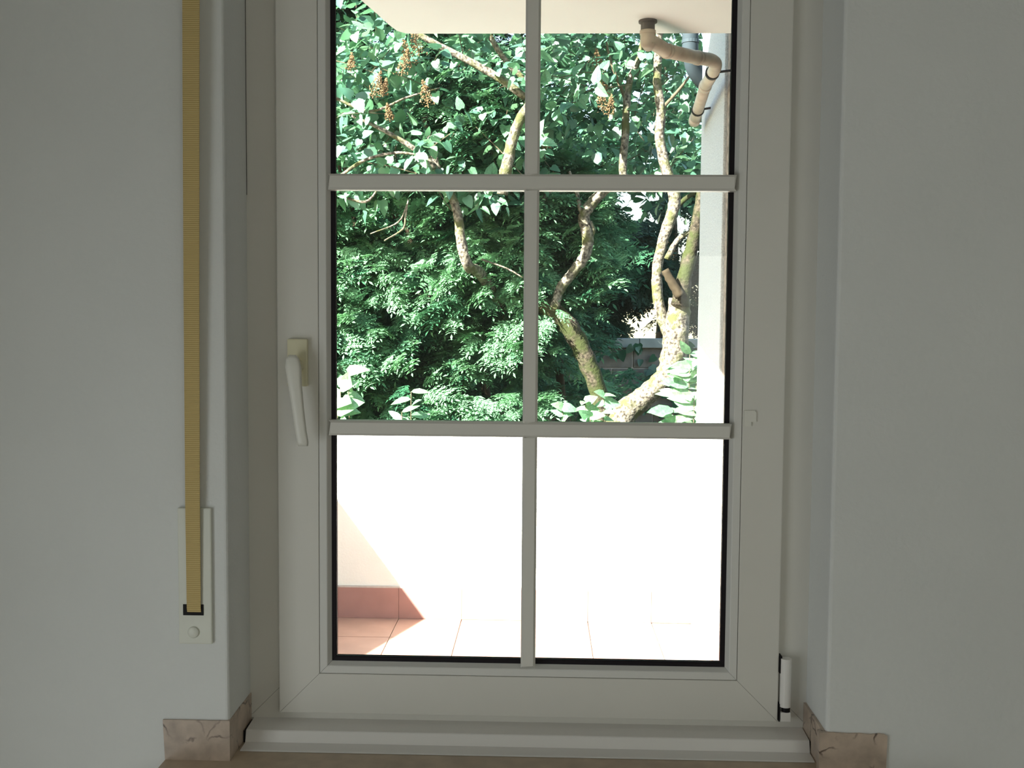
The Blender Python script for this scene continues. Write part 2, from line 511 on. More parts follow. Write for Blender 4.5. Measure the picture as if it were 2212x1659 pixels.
def muntin(name, a, b, horizontal, parent, c, w):
    bm = bmesh.new()
    h = w / 2
    prof = [(-h, 0.012), (-h, -0.0065), (-h + 0.0040, -0.0105), (h - 0.0040, -0.0105), (h, -0.0065), (h, 0.012)]
    v0, v1 = [], []
    cut = 0.004
    for k, (t, y) in enumerate(prof):
        e = cut if y < -0.008 else 0.0
        if horizontal:
            v0.append(bm.verts.new((a + e, y, c + t))); v1.append(bm.verts.new((b - e, y, c + t)))
        else:
            v0.append(bm.verts.new((c + t, y, a + e))); v1.append(bm.verts.new((c + t, y, b - e)))
    for i in range(6):
        bm.faces.new((v0[i], v0[(i + 1) % 6], v1[(i + 1) % 6], v1[i]))
    bm.faces.new(v0); bm.faces.new(v1[::-1])
    o = obj(name, bm, M['pvc'], parent)
    return o


for (z0, z1) in MZ:
    muntin('muntin_bar', -0.3565, 0.3565, True, win, (z0 + z1) / 2, z1 - z0)
for (a, b) in ((0.0935, MZ[0][0] + 0.003), (MZ[0][1] - 0.003, MZ[1][0] + 0.003), (MZ[1][1] - 0.003, 1.4065)):
    muntin('muntin_bar', a, b, False, win, MXc, 0.0262)
for (z0, z1) in MZ:
    bm = bmesh.new(); box(bm, -0.344, 0.344, 0.0223, 0.0290, z0 + 0.003, z1 - 0.003)
    obj('outer_muntin', bm, M['pvc'], win)
bm = bmesh.new(); box(bm, MXc - 0.0105, MXc + 0.0105, 0.0224, 0.0292, 0.1065, 1.394)
obj('outer_muntin', bm, M['pvc'], win)

# handle: rosette and hanging lever
bm = bmesh.new()
prism(bm, [(-0.0178, 0.043), (0.0178, 0.043), (0.0178, -0.041), (-0.0178, -0.041)], 'y', -0.012, 0.0)
bmesh.ops.translate(bm, vec=(-0.4115, 0, 0.6365), verts=bm.verts)
ros = obj('handle_rosette', bm, M['cream_plastic'], win, bevel=0.002)
bm = bmesh.new()
tube(bm, [(-0.4115, -0.010, 0.632), (-0.4115, -0.030, 0.632)], 0.0125, 20)
neck = obj('handle_neck', bm, M['cream_plastic'], ros, smooth=False)
bm = bmesh.new()
lev = [((-0.4135, -0.036, 0.652), 0.006, 0.005), ((-0.4130, -0.038, 0.645), 0.0115, 0.007), ((-0.4115, -0.039, 0.630), 0.0140, 0.008),
       ((-0.4085, -0.040, 0.600), 0.0120, 0.0075), ((-0.4035, -0.041, 0.560), 0.0105, 0.007), ((-0.3985, -0.041, 0.520), 0.0100, 0.0065),
       ((-0.3955, -0.040, 0.500), 0.0102, 0.0065), ((-0.3945, -0.040, 0.493), 0.0085, 0.005)]
rings = []
for (p, wx, wy) in lev:
    r_ = []
    for k in range(16):
        a = 2 * math.pi * k / 16
        ca, sa = math.cos(a), math.sin(a)
        r_.append(bm.verts.new((p[0] + wx * math.copysign(abs(ca) ** 0.7, ca), p[1] + wy * math.copysign(abs(sa) ** 0.7, sa), p[2])))
    rings.append(r_)
for i in range(len(rings) - 1):
    for k in range(16):
        bm.faces.new((rings[i][k], rings[i][(k + 1) % 16], rings[i + 1][(k + 1) % 16], rings[i + 1][k]))
bm.faces.new(rings[0]); bm.faces.new(rings[-1][::-1])
obj('handle_lever', bm, M['lever_plastic'], ros, smooth=True)

# small cover cap on the right sash rail
bm = bmesh.new()
prism(bm, [(-0.0105, 0.0140), (0.0075, 0.0140), (0.0105, 0.0110), (0.0105, -0.0060), (0.0020, -0.0060), (0.0020, -0.0140), (-0.0105, -0.0140)], 'y', -0.003, 0.0005)
bmesh.ops.translate(bm, vec=(0.3893, 0, 0.5455), verts=bm.verts)
obj('sash_cover_cap', bm, M['lever_plastic'], win)

# hinge at the foot of the right sash edge
bm = bmesh.new()
tube(bm, [(0.4620, -0.002, 0.0295), (0.4620, -0.002, 0.1170)], 0.0098, 20)
hg = obj('hinge_cover', bm, M['pvc_white'], win, smooth=False)
bm = bmesh.new(); box(bm, 0.4506, 0.4548, -0.004, 0.0148, 0.090, 0.1205)
obj('hinge_gap', bm, M['black'], hg)
bm = bmesh.new(); box(bm, 0.4508, 0.4530, -0.004, 0.0148, 0.0020, 0.0335)
obj('hinge_gap', bm, M['black'], hg)
bm = bmesh.new(); tube(bm, [(0.4635, -0.002, 0.0205), (0.4635, -0.002, 0.0296)], 0.0075, 16)
obj('hinge_pin', bm, M['black'], hg)
bm = bmesh.new(); box(bm, 0.4535, 0.4710, -0.009, 0.0148, 0.0035, 0.0205)
obj('hinge_bearing', bm, M['pvc_white'], hg, bevel=0.0012)

# white ledge profile at the foot of the frame
bm = bmesh.new()
prism(bm, [(0.0149, SILL + 0.0005), (0.0149, -0.0150), (-0.034, -0.0182), (-0.0355, -0.0188), (-0.0365, -0.0200), (-0.0425, SILL + 0.0025), (-0.0425, SILL + 0.0005)], 'x', -0.5005, 0.4975)
led = obj('frame_ledge', bm, M['pvc_white'], win)
bm = bmesh.new()
prism(bm, [(-0.0427, SILL + 0.0005), (-0.0427, SILL + 0.0030), (-0.0735, SILL + 0.0018), (-0.0770, SILL + 0.0005)], 'x', -0.5000, 0.4970)
obj('ledge_lip', bm, M['pvc_white'], led)
for xx, s in ((-0.5042, 1), (0.4985, 1)):
    bm = bmesh.new(); box(bm, xx, xx + 0.0034, -0.039, 0.0140, SILL + 0.001, -0.0190)
    obj('ledge_end_gap', bm, M['black'], led)

bm = bmesh.new(); box(bm, RX0 - 0.0002, RX0 + 0.0009, 0.0138, 0.0152, 0.935, HEAD - 0.01)
obj('sealant_crack', bm, M['pipe_grey'], win)

# ------------------------------------------------------------------ marble sill with upstands
sill = empty('window_sill', (0, YW, SILL))
tag(sill, 'beige marble window sill with brown veined upstands', None, None, 'structure')
bm = bmesh.new()
box(bm, -0.617, 0.606, -0.205, YW, SILL - 0.03, SILL)
box(bm, RX0 + 0.001, RX1 - 0.001, YW, 0.07, SILL - 0.03, SILL)
obj('sill_slab', bm, M['sill_marble'], sill)


def chipped(name, pts_top, x0, x1, z0, y0, y1):
    """upstand against the wall with a slightly chipped upper edge"""
    bm = bmesh.new()
    poly = [(x0, z0), (x1, z0)] + [(x, z) for x, z in pts_top]
    prism(bm, poly, 'y', y0, y1)
    return obj(name, bm, M['marble'], sill)


chipped('upstand', [(-0.5052, 0.0292), (-0.54, 0.0290), (-0.58, 0.0293), (-0.6205, 0.0290)], -0.6175, -0.5052, SILL, YW - 0.004, YW + 0.012)
chipped('upstand', [(0.6058, 0.0245), (0.6010, 0.0270), (0.592, 0.0285), (0.578, 0.0268), (0.560, 0.0282), (0.54, 0.0276), (0.515, 0.0288), (0.4930, 0.0285)],
        0.4930, 0.6045, SILL, YW - 0.004, YW + 0.012)
for sgn, xa, xb in ((-1, RX0 - 0.008, -0.5050), (1, 0.4990, RX1 + 0.008)):
    bm = bmesh.new()
    prism(bm, [(YW - 0.0038, SILL), (0.0146, SILL), (0.0146, 0.031), (-0.020, 0.030), (-0.055, 0.0305), (YW - 0.0038, 0.0288)], 'x', xa, xb)
    obj('upstand', bm, M['marble'], sill)

# ------------------------------------------------------------------ roller shutter strap and winder
wd = empty('shutter_strap_winder', (-0.561, YW, 0.16))
tag(wd, 'cream woven shutter strap running into a pale plastic winder beside the window', 'strap winder')
bm = bmesh.new(); box(bm, -0.590, -0.533, YW - 0.007, YW + 0.001, 0.1625, 0.3955)
pl = obj('winder_plate', bm, M['winder_plastic'], wd, bevel=0.0022)
bm = bmesh.new(); box(bm, -0.5815, -0.5470, YW - 0.0085, YW - 0.004, 0.2125, 0.2310)
obj('strap_slot', bm, M['black'], pl)
bm = bmesh.new()
tube(bm, [(-0.5645, YW - 0.0065, 0.1832), (-0.5645, YW - 0.0088, 0.1832)], 0.0098, 24)
vv = []
for k, (r_, yy) in enumerate(((0.0090, -0.0095), (0.0070, -0.0106), (0.0040, -0.0113), (0.0012, -0.0115))):
    vv.append([bm.verts.new((-0.5645 + r_ * math.cos(2 * math.pi * i / 24), YW + yy, 0.1832 + r_ * math.sin(2 * math.pi * i / 24))) for i in range(24)])
for k in range(3):
    for i in range(24):
        bm.faces.new((vv[k][i], vv[k][(i + 1) % 24], vv[k + 1][(i + 1) % 24], vv[k + 1][i]))
bm.faces.new(vv[-1])
obj('winder_button', bm, M['winder_plastic'], pl, smooth=True)
bm = bmesh.new()
# the strap leans a little and stands off the wall towards the shutter box above
prof = [(0.2185, -0.5740, -0.5505, -0.0100), (0.2260, -0.5742, -0.5505, -0.0112), (0.40, -0.5738, -0.5492, -0.014), (0.75, -0.5705, -0.5445, -0.020), (1.10, -0.5660, -0.5385, -0.026), (1.62, -0.5585, -0.5290, -0.034)]
fr_, bk_ = [], []
for z, xa, xb, yy in prof:
    fr_.append([bm.verts.new((xa, YW + yy, z)), bm.verts.new((xb, YW + yy, z))])
    bk_.append([bm.verts.new((xa, YW + yy + 0.0014, z)), bm.verts.new((xb, YW + yy + 0.0014, z))])
for i in range(len(prof) - 1):
    bm.faces.new((fr_[i][0], fr_[i][1], fr_[i + 1][1], fr_[i + 1][0]))
    bm.faces.new((bk_[i][0], bk_[i + 1][0], bk_[i + 1][1], bk_[i][1]))
    bm.faces.new((fr_[i][0], fr_[i + 1][0], bk_[i + 1][0], bk_[i][0]))
    bm.faces.new((fr_[i][1], bk_[i][1], bk_[i + 1][1], fr_[i + 1][1]))
bm.faces.new((fr_[0][0], bk_[0][0], bk_[0][1], fr_[0][1])); bm.faces.new((fr_[-1][0], fr_[-1][1], bk_[-1][1], bk_[-1][0]))
obj('strap', bm, M['strap'], wd)
bm = bmesh.new(); box(bm, -0.566, -0.521, YW - 0.040, YW + 0.001, 1.605, 1.66)
obj('strap_guide', bm, M['winder_plastic'], wd, bevel=0.003)

# ------------------------------------------------------------------ balcony
FZ = -0.72                    # balcony floor
YP = 3.055                    # inner face of the front parapet
PT = 0.212                    # parapet top
XS = 0.757                    # inner face of the right side wall
Bd = Vector((0.1416, 0.395, 0)).normalized()     # the left parapet runs askew, like the slab above
LP = Vector((-1.227, YP, 0))                     # where it meets the front parapet

bm = bmesh.new()
box(bm, -3.0, 1.2, YO, YP + 0.2, FZ - 0.25, FZ - 0.006)
bf = obj('floor_balcony', bm, M['grout'])
tag(bf, 'balcony floor of terracotta tiles', None, None, 'structure')
T = 0.305
gx0 = -0.663
tb = bmesh.new(); box(tb, 0.002, T - 0.002, 0.002, T - 0.002, -0.006, 0.0)
tme = bpy.data.meshes.new('floor_tile'); tb.to_mesh(tme); tb.free(); tme.materials.append(M['tile'])
for i in range(-5, 5):
    for j in range(9):
        x = gx0 + i * T
        y = YP - (j + 1) * T
        if x + T > 0.80 or y < YO: continue
        o = bpy.data.objects.new('floor_tile', tme)
        COL.objects.link(o); o.parent = bf
        o.location = (x, y, FZ + random.uniform(-0.0008, 0.0008))

bm = bmesh.new(); box(bm, -1.6, 1.0, YP, YP + 0.16, FZ - 0.25, PT)
pw = obj('wall_parapet_front', bm, M['parapet'])
tag(pw, 'cream rendered balcony parapet in bright sun', None, None, 'structure')
sb = bmesh.new(); box(sb, 0.0007, T - 0.0007, -0.010, 0.0, 0.0, 0.149)
sme = bpy.data.meshes.new('skirting_tile'); sb.to_mesh(sme); sb.free(); sme.materials.append(M['skirt_tile'])
for i in range(-3, 5):
    x = gx0 + i * T
    if x + T > XS + 0.2: continue
    o = bpy.data.objects.new('skirting_tile', sme)
    COL.objects.link(o); o.parent = pw
    o.location = (x, YP, FZ + 0.001)
bm = bmesh.new(); box(bm, -1.58, XS, YP - 0.0105, YP, FZ + 0.150, FZ + 0.158)
obj('skirting_mortar', bm, M['grout'], pw)

n_ = Vector((-Bd.y, Bd.x, 0))
A0 = LP + Bd * 0.05
A1 = LP - Bd * 3.0
bm = bmesh.new()
prism(bm, [tuple(A0.xy), tuple(A1.xy), tuple((A1 + n_ * 0.16).xy), tuple((A0 + n_ * 0.16).xy)], 'z', FZ - 0.25, PT)
tag(obj('wall_parapet_side', bm, M['parapet']), 'cream balcony side parapet out of sight to the left', None, None, 'structure')

# right side wall with the stucco pier at its end
bm = bmesh.new(); box(bm, XS + 0.014, XS + 0.22, YO - 0.01, 2.50, FZ - 0.2, 2.75)
tag(obj('wall_balcony_side', bm, M['rough_plaster']), 'rough plastered side wall of the balcony', None, None, 'structure')
bm = bmesh.new(); box(bm, XS, XS + 0.24, 2.46, YP + 0.004, FZ - 0.2, 2.75)
pier = obj('wall_pier', bm, M['stucco'], bevel=0.006)
tag(pier, 'grey white stucco pier at the end of the balcony', None, None, 'structure')
for (y0, y1) in tuple((2.46 - (k + 1) * T, 2.46 - k * T) for k in range(7)) + ((2.46, 2.46 + T), (2.46 + T, YP - 0.01)):
    bm = bmesh.new(); xx = XS if y0 >= 2.45 else XS + 0.014
    box(bm, xx - 0.010, xx, y0 + 0.0015, y1 - 0.0015, FZ + 0.001, FZ + 0.15)
    obj('skirting_tile', bm, M['skirt_tile'], pier)

# slab of the balcony above, with its skewed left edge
bm = bmesh.new()
prism(bm, [(-0.735, YO), (-0.574, 1.536), (-0.544, 1.69), (-0.520, 1.828), (-0.505, 1.883), (-0.480, 1.914), (-0.45, 1.9175), (XS + 0.15, 1.9175), (XS + 0.15, YO)], 'z', 1.75, 1.93)
tag(obj('ceiling_balcony', bm, M['soffit']), 'cream underside of the balcony above', None, None, 'structure')
bm = bmesh.new()
prism(bm, [(-0.52, 1.79), (XS + 0.1, 1.79), (XS + 0.1, 1.9170), (-0.52, 1.9170)], 'z', 1.93, 2.90)
tag(obj('wall_parapet_upper', bm, M['parapet']), 'cream parapet of the balcony above', None, None, 'structure')

# ------------------------------------------------------------------ beige drain pipe under the slab
dp = empty('drain_pipe', tuple(at(1401, 45, 1.76)))
tag(dp, 'beige plastic drain pipe bending from the slab above along the pier', 'drain pipe')
p0 = Vector((0.373, 1.765, 1.75))
zE = at(1401, 100, 1.765).z
e1 = at(1410, 103, 1.80)
pA = at(1440, 110, 1.86)
pB = at(1508, 125, 2.05)
pC = at(1538, 131, 2.12)
pD = at(1545, 146, 2.25)
pE = at(1524, 185, 2.50)
pF = at(1500, 262, 2.95)
PR = 0.0245
bm = bmesh.new(); tube(bm, [p0 + Vector((0, 0, 0.01)), p0 + Vector((0, 0, -0.007))], PR * 1.30, 20); tube(bm, [p0, p0 + Vector((0, 0, -0.040))], PR * 0.98, 20)
obj('outlet_collar', bm, M['pipe_grey'], dp)
q1 = p0 + Vector((0, 0, -0.034))
bm = bmesh.new()
tube(bm, [q1, q1 + Vector((0, 0, -0.012))], PR * 1.12, 20)
path = spline([q1 + Vector((0, 0, -0.004)), q1 + Vector((0, 0, -0.045)), Vector((q1.x + 0.012, q1.y + 0.015, pA.z + 0.010)), pA], 6)
tube(bm, path, PR, 20)
obj('pipe_elbow', bm, M['pipe'], dp, smooth=True)
dirAB = (pB - pA).normalized()
bm = bmesh.new(); tube(bm, [pA - dirAB * 0.004, pA + dirAB * 0.012], PR * 1.10, 20)
tube(bm, [pA, pB], PR, 20); tube(bm, [pB - dirAB * 0.01, pB + dirAB * 0.008], PR * 1.10, 20)
obj('pipe_length', bm, M['pipe'], dp, smooth=True)
bm = bmesh.new(); tube(bm, spline([pB, pC, pD, pE], 7), PR, 20)
obj('pipe_elbow', bm, M['pipe'], dp, smooth=True)
dEF = (pF - pE).normalized()
bm = bmesh.new(); tube(bm, [pE - dEF * 0.01, pE + dEF * 0.02], PR * 1.1, 20); tube(bm, [pE, pF], PR, 20); tube(bm, [pF - dEF * 0.05, pF], PR * 1.12, 20)
obj('pipe_length', bm, M['pipe'], dp, smooth=True)
for pc, wall_x in ((pD + (pE - pD) * 0.28, XS), (pE + dEF * 0.30, XS)):
    bm = bmesh.new()
    tube(bm, [pc - dEF * 0.007, pc + dEF * 0.007], PR * 1.16, 20)
    tube(bm, [pc, Vector((wall_x + 0.005, pc.y, pc.z + 0.01))], 0.005, 8)
    obj('pipe_clamp', bm, M['strap_black'], dp)

# blue-grey downpipe further out
zp = empty('zinc_downpipe', tuple(at(1492, 160, 3.35)))
tag(zp, 'blue grey zinc downpipe hanging behind the beige drain pipe', 'downpipe')
a_ = at(1491, 40, 3.35); a_.z = 2.85
b_ = at(1491, 105, 3.35)
c_ = at(1500, 150, 3.40)
d_ = at(1530, 190, 3.46)
bm = bmesh.new(); tube(bm, [a_] + spline([b_, c_, d_], 5), 0.040, 18)
obj('downpipe_tube', bm, M['zinc'], zp, smooth=True)
bm = bmesh.new(); tube(bm, [b_ + Vector((0, 0, 0.04)), b_ + Vector((0, 0, 0.025))], 0.043, 18)
obj('pipe_joint', bm, M['zinc'], zp)

# ------------------------------------------------------------------ garden
GZ = -1.65
bm = bmesh.new(); box(bm, -14, 14, YP + 0.16, 26, GZ - 0.2, GZ)
tag(obj('ground_garden', bm, M['soil']), 'shaded garden soil below the balcony', None, None, 'structure')

gw = empty('garden_wall', (0.8, 8.6, GZ))
tag(gw, 'low grey block garden wall with pale coping behind the mossy stems', 'garden wall')
cz = at(1340, 731, 8.55).z
ch = 0.095
bx_w, bx_h = 0.42, 0.21
row = 0
z = cz - ch - bx_h
gme = []
for v in range(3):
    b2 = bmesh.new(); box(b2, 0.004, bx_w - 0.004, 0.0, 0.2, 0.004, bx_h - 0.004)
    bmesh.ops.bevel(b2, geom=list(b2.edges), offset=0.008, segments=1, affect='EDGES')
    me = bpy.data.meshes.new('wall_block'); b2.to_mesh(me); b2.free(); me.materials.append(M['block']); gme.append(me)
bm = bmesh.new(); box(bm, -2.0, 4.0, 8.612, 8.79, GZ, cz - ch - 0.001)
core = obj('mortar_core', bm, M['grout'], gw)
while z > GZ - 0.05:
    for i in range(14):
        x = -2.0 + i * bx_w + (bx_w / 2 if row % 2 else 0)
        if x + bx_w > 4.0: continue
        o = bpy.data.objects.new('wall_block', random.choice(gme)); COL.objects.link(o); o.parent = gw
        o.matrix_parent_inverse = Matrix.Translation(gw.location).inverted()
        o.location = (x, 8.60 + random.uniform(-0.004, 0.004), z)
    z -= bx_h; row += 1
for i in range(6):
    bm = bmesh.new(); box(bm, -2.0 + i * 1.0 + 0.003, -1.0 + i * 1.0 - 0.003, 8.54, 8.86, cz - ch, cz)
    obj('coping_stone', bm, M['cap'], gw, bevel=0.006, seg=1)


# ---- plant machinery
def scatter(templates, T4, var, name, mats, matidx, parent, stuff=True):
    """join transformed copies of small templates into one mesh"""
    vs_, fs_, mi_ = [], [], []
    base = 0
    for k, (tv, tf) in enumerate(templates):
        idx = np.nonzero(var == k)[0]
        if len(idx) == 0: continue
        tvh = np.c_[tv, np.ones(len(tv))]
        P = np.einsum('nij,vj->nvi', T4[idx][:, :3, :], tvh)
        vs_.append(P.reshape(-1, 3))
        nv = len(tv)
        for j, ii in enumerate(idx):
            off = base + j * nv
            for f in tf:
                fs_.append([q + off for q in f])
            mi_ += [int(matidx[ii])] * len(tf)
        base += nv * len(idx)
    Vv = np.concatenate(vs_)
    me = bpy.data.meshes.new(name)
    ln = np.array([len(f) for f in fs_], dtype=np.int32)
    li = np.fromiter((q for f in fs_ for q in f), dtype=np.int32)
    me.vertices.add(len(Vv)); me.vertices.foreach_set('co', Vv.astype(np.float32).ravel())
    me.loops.add(len(li)); me.loops.foreach_set('vertex_index', li)
    me.polygons.add(len(ln))
    st = np.concatenate([[0], np.cumsum(ln)[:-1]]).astype(np.int32)
    me.polygons.foreach_set('loop_start', st)
    for mm in mats: me.materials.append(mm)
    me.polygons.foreach_set('material_index', np.array(mi_, dtype=np.int32))
    me.update(calc_edges=True)
    o = bpy.data.objects.new(name, me); COL.objects.link(o)
    o.parent = parent
    o.matrix_parent_inverse = Matrix.Translation(parent.location).inverted()
    if stuff: o['kind'] = 'stuff'
    return o


def frames(pos, ydir, nrm, scale):
    """N matrices: local +Y along ydir, local +Z towards nrm"""
    y = ydir / np.linalg.norm(ydir, axis=1, keepdims=True)
    z = nrm - y * np.sum(nrm * y, axis=1, keepdims=True)
    z /= np.linalg.norm(z, axis=1, keepdims=True) + 1e-9
    x = np.cross(y, z)
    T4 = np.zeros((len(pos), 4, 4))
    T4[:, :3, 0] = x * scale[:, None]; T4[:, :3, 1] = y * scale[:, None]; T4[:, :3, 2] = z * scale[:, None]
    T4[:, :3, 3] = pos; T4[:, 3, 3] = 1
    return T4


def plant_leaves(templates, T4, var, matidx, mats, parent, piece, foliage, limit=290):
    """the nearest copies are objects of their own, the rest one joined part"""
    d = T4[:, 1, 3] + 0.6 * np.abs(T4[:, 0, 3] + 0.15)
    order = np.argsort(d)
    near, rest = order[:limit], order[limit:]
    cache = {}
    for i in near:
        key = (int(var[i]), int(matidx[i]))
        if key not in cache:
            me = bpy.data.meshes.new(piece)
            me.from_pydata([tuple(v) for v in templates[key[0]][0]], [], templates[key[0]][1])
            me.materials.append(mats[key[1]])
            cache[key] = me
        o = bpy.data.objects.new(piece, cache[key]); COL.objects.link(o)
        o.parent = parent
        o.matrix_parent_inverse = Matrix.Translation(parent.location).inverted()
        o.matrix_basis = Matrix([list(r) for r in T4[i]])
    if len(rest):
        scatter(templates, T4[rest], var[rest], foliage, mats, matidx[rest], parent)


def heart_leaf(bend, fold):
    pts = [(0, 0), (0, 0.33), (0, 0.68), (0, 1.0),
           (0.22, -0.07), (0.40, 0.14), (0.33, 0.50), (0.16, 0.80),
           (-0.22, -0.07), (-0.40, 0.14), (-0.33, 0.50), (-0.16, 0.80)]
    v = np.array([(x, y, fold * abs(x) - bend * y * y) for x, y in pts])
    f = [[0, 4, 5, 1], [1, 5, 6, 2], [2, 6, 7, 3], [0, 1, 9, 8], [1, 2, 10, 9], [2, 3, 11, 10]]
    return v, f


def lance_leaf(bend, fold, wid=0.17):
    pts = [(0, 0), (0, 0.35), (0, 0.7), (0, 1.0), (wid * 0.7, 0.15), (wid, 0.45), (wid * 0.6, 0.78), (-wid * 0.7, 0.15), (-wid, 0.45), (-wid * 0.6, 0.78)]
    v = np.array([(x, y, fold * abs(x) - bend * y * y) for x, y in pts])
    f = [[0, 4, 5, 1], [1, 5, 6, 2], [2, 6, 3], [0, 1, 8, 7], [1, 2, 9, 8], [2, 3, 9]]
    return v, f


def spray(seed, n=13, droop=0.35):
    """flat drooping yew spray: a twig with two ranks of needles and short side twigs, unit length"""
    r = random.Random(seed)
    V, Fc = [], []

    def needle(p, d, L, w, nz):
        d = d.normalized()
        s = d.cross(nz).normalized() * w
        k = len(V)
        tip = p + d * L - nz * (L * 0.18)
        mid = p + d * (L * 0.5)
        V.extend([p, mid + s, tip, mid - s])
        Fc.append([k, k + 1, k + 2, k + 3])

    def twig(p, d, L, nn, nl):
        nz = Vector((0, 0, 1))
        side = d.cross(nz).normalized()
        for i in range(nn):
            t = i / nn
            q = p + d * (L * t) - Vector((0, 0, 1)) * (droop * (L * t) ** 2 * 1.3)
            for sgn in (-1, 1):
                dd = d * r.uniform(0.35, 0.75) + side * sgn + nz * r.uniform(-0.15, 0.25)
                needle(q, dd, nl * r.uniform(0.8, 1.1) * (1 - 0.45 * max(0, t - 0.6)), 0.044, nz)
        q = p + d * L - Vector((0, 0, 1)) * (droop * L * L * 1.3)
        needle(q, d - nz * 0.4, nl * 0.9, 0.044, nz)
        k = len(V)
        V.extend([p + side * 0.012, p - side * 0.012, q])
        Fc.append([k, k + 1, k + 2])
    twig(Vector((0, 0, 0)), Vector((0, 1, 0)), 1.0, n, 0.30)
    for t, sgn in ((0.22, 1), (0.34, -1), (0.5, 1), (0.6, -1)):
        p = Vector((0, t, -droop * t * t * 1.3))
        d = Vector((sgn * r.uniform(0.7, 0.95), r.uniform(0.6, 0.9), r.uniform(-0.15, 0.1))).normalized()
        twig(p, d, r.uniform(0.38, 0.55), 6, 0.22)
    return np.array([tuple(v) for v in V]), Fc


SUNV = -np.array(SUN_DIR)


def stem(name, pts, radii, mat, parent, seg=12, wob=0.11, per=6):
    sp = spline(pts, per)
    rr = []
    n = len(pts)
    for i in range(len(sp)):
        t = i / (len(sp) - 1) * (n - 1)
        k = min(int(t), n - 2)
        rr.append(radii[k] + (radii[k + 1] - radii[k]) * (t - k))
    bm = bmesh.new(); tube(bm, sp, rr, seg, True, wob)
    return obj(name, bm, mat, parent, smooth=True)


def px_stem(name, pxs, Y, radii, mat, parent, dY=None, per=5):
    pts = [at(x, y, Y + (dY[i] if dY else 0)) for i, (x, y) in enumerate(pxs)]
    return stem(name, pts, radii, mat, parent, per=per)


def root_at(pts0, base):
    return [Vector(base)] + pts0


# ---- yew hedge behind the left panes
SPR = [spray(11), spray(23), spray(37), spray(51)]


def boughs(n, x0, x1, z0, z1, yf, thick, per, size, reach, lightness, seed, face=(0.0, -1.0, 0.15)):
    """drooping boughs, each a fan of sprays at the end of a short branch"""
    r = np.random.default_rng(seed)
    P, D, N, Sc, Mi = [], [], [], [], []
    for b in range(n):
        c = np.array([r.uniform(x0, x1), yf + thick * r.random() ** 1.4, r.uniform(z0, z1)])
        out = np.array(face) + r.normal(0, 0.45, 3) * np.array([1.2, 0.5, 0.5])
        out /= np.linalg.norm(out)
        side = np.cross(out, [0, 0, 1]); side /= np.linalg.norm(side)
        lw = r.random()
        for k in range(per):
            t = r.random()
            a = r.normal(0, 0.55)
            p = c + out * (reach * (t - 0.5)) + side * (a * reach * 0.55) + np.array([0, 0, r.normal(0, 0.05) - 0.10 * t * t])
            d = out * (0.6 + 0.5 * t) + side * a * 0.9 + np.array([0, 0, r.normal(-0.30, 0.28)])
            nn = np.array([0, 0, 1.0]) * 0.8 + SUNV * 0.5 + r.normal(0, 0.35, 3)
            P.append(p); D.append(d); N.append(nn); Sc.append(size * r.uniform(0.65, 1.15))
            q = r.random()
            Mi.append(2 if q < lightness * (0.35 + 1.3 * lw) else (1 if q < 0.72 else 0))
    return np.array(P), np.array(D), np.array(N), np.array(Sc), np.array(Mi)


yew = empty('yew_hedge', (-1.0, 5.4, GZ))
tag(yew, 'dense green yew hedge with drooping light sprigs filling the left panes', 'hedge')
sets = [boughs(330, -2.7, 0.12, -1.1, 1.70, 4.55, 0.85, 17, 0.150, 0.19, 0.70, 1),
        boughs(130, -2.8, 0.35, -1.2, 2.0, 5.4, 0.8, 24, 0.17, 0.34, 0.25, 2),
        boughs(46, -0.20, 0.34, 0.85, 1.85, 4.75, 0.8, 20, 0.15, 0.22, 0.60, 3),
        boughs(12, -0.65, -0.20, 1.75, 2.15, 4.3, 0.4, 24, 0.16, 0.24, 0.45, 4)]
P = np.concatenate([s[0] for s in sets]); D = np.concatenate([s[1] for s in sets]); N = np.concatenate([s[2] for s in sets])
Sc = np.concatenate([s[3] for s in sets]); Mi = np.concatenate([s[4] for s in sets])
T4 = frames(P, D, N, Sc)
var = rng.integers(0, 4, len(P))
plant_leaves(SPR, T4, var, Mi, [M['yew_a'], M['yew_b'], M['yew_c']], yew, 'sprig', 'foliage')
for k in range(9):
    x = -2.6 + k * 0.34
    stem('trunk', [(x, 5.6 + 0.15 * (k % 3), GZ), (x + random.uniform(-.1, .1), 5.65, -0.6), (x + random.uniform(-.2, .2), 5.6, 0.6), (x + random.uniform(-.3, .3), 5.5, 1.9)], [0.05, 0.04, 0.028, 0.012], M['dead_wood'], yew)

# ---- tall dark yew tree behind the hedge and the lilac
yt = empty('yew_tree', (-1.4, 8.0, GZ))
tag(yt, 'tall dark yew tree standing behind the lilac at the upper left', 'tree')
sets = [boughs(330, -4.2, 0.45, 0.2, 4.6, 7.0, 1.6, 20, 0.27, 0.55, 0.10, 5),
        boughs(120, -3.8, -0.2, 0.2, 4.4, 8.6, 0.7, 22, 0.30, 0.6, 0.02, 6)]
P = np.concatenate([s[0] for s in sets]); D = np.concatenate([s[1] for s in sets]); N = np.concatenate([s[2] for s in sets])
Sc = np.concatenate([s[3] for s in sets]); Mi = np.concatenate([s[4] for s in sets])
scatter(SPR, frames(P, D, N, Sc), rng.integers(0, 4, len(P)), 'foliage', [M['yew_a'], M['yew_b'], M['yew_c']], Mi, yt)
stem('trunk', [(-1.4, 8.1, GZ), (-1.35, 8.1, 1.0), (-1.3, 8.0, 2.6), (-1.25, 8.0, 4.4)], [0.16, 0.13, 0.09, 0.03], M['dead_wood'], yt)

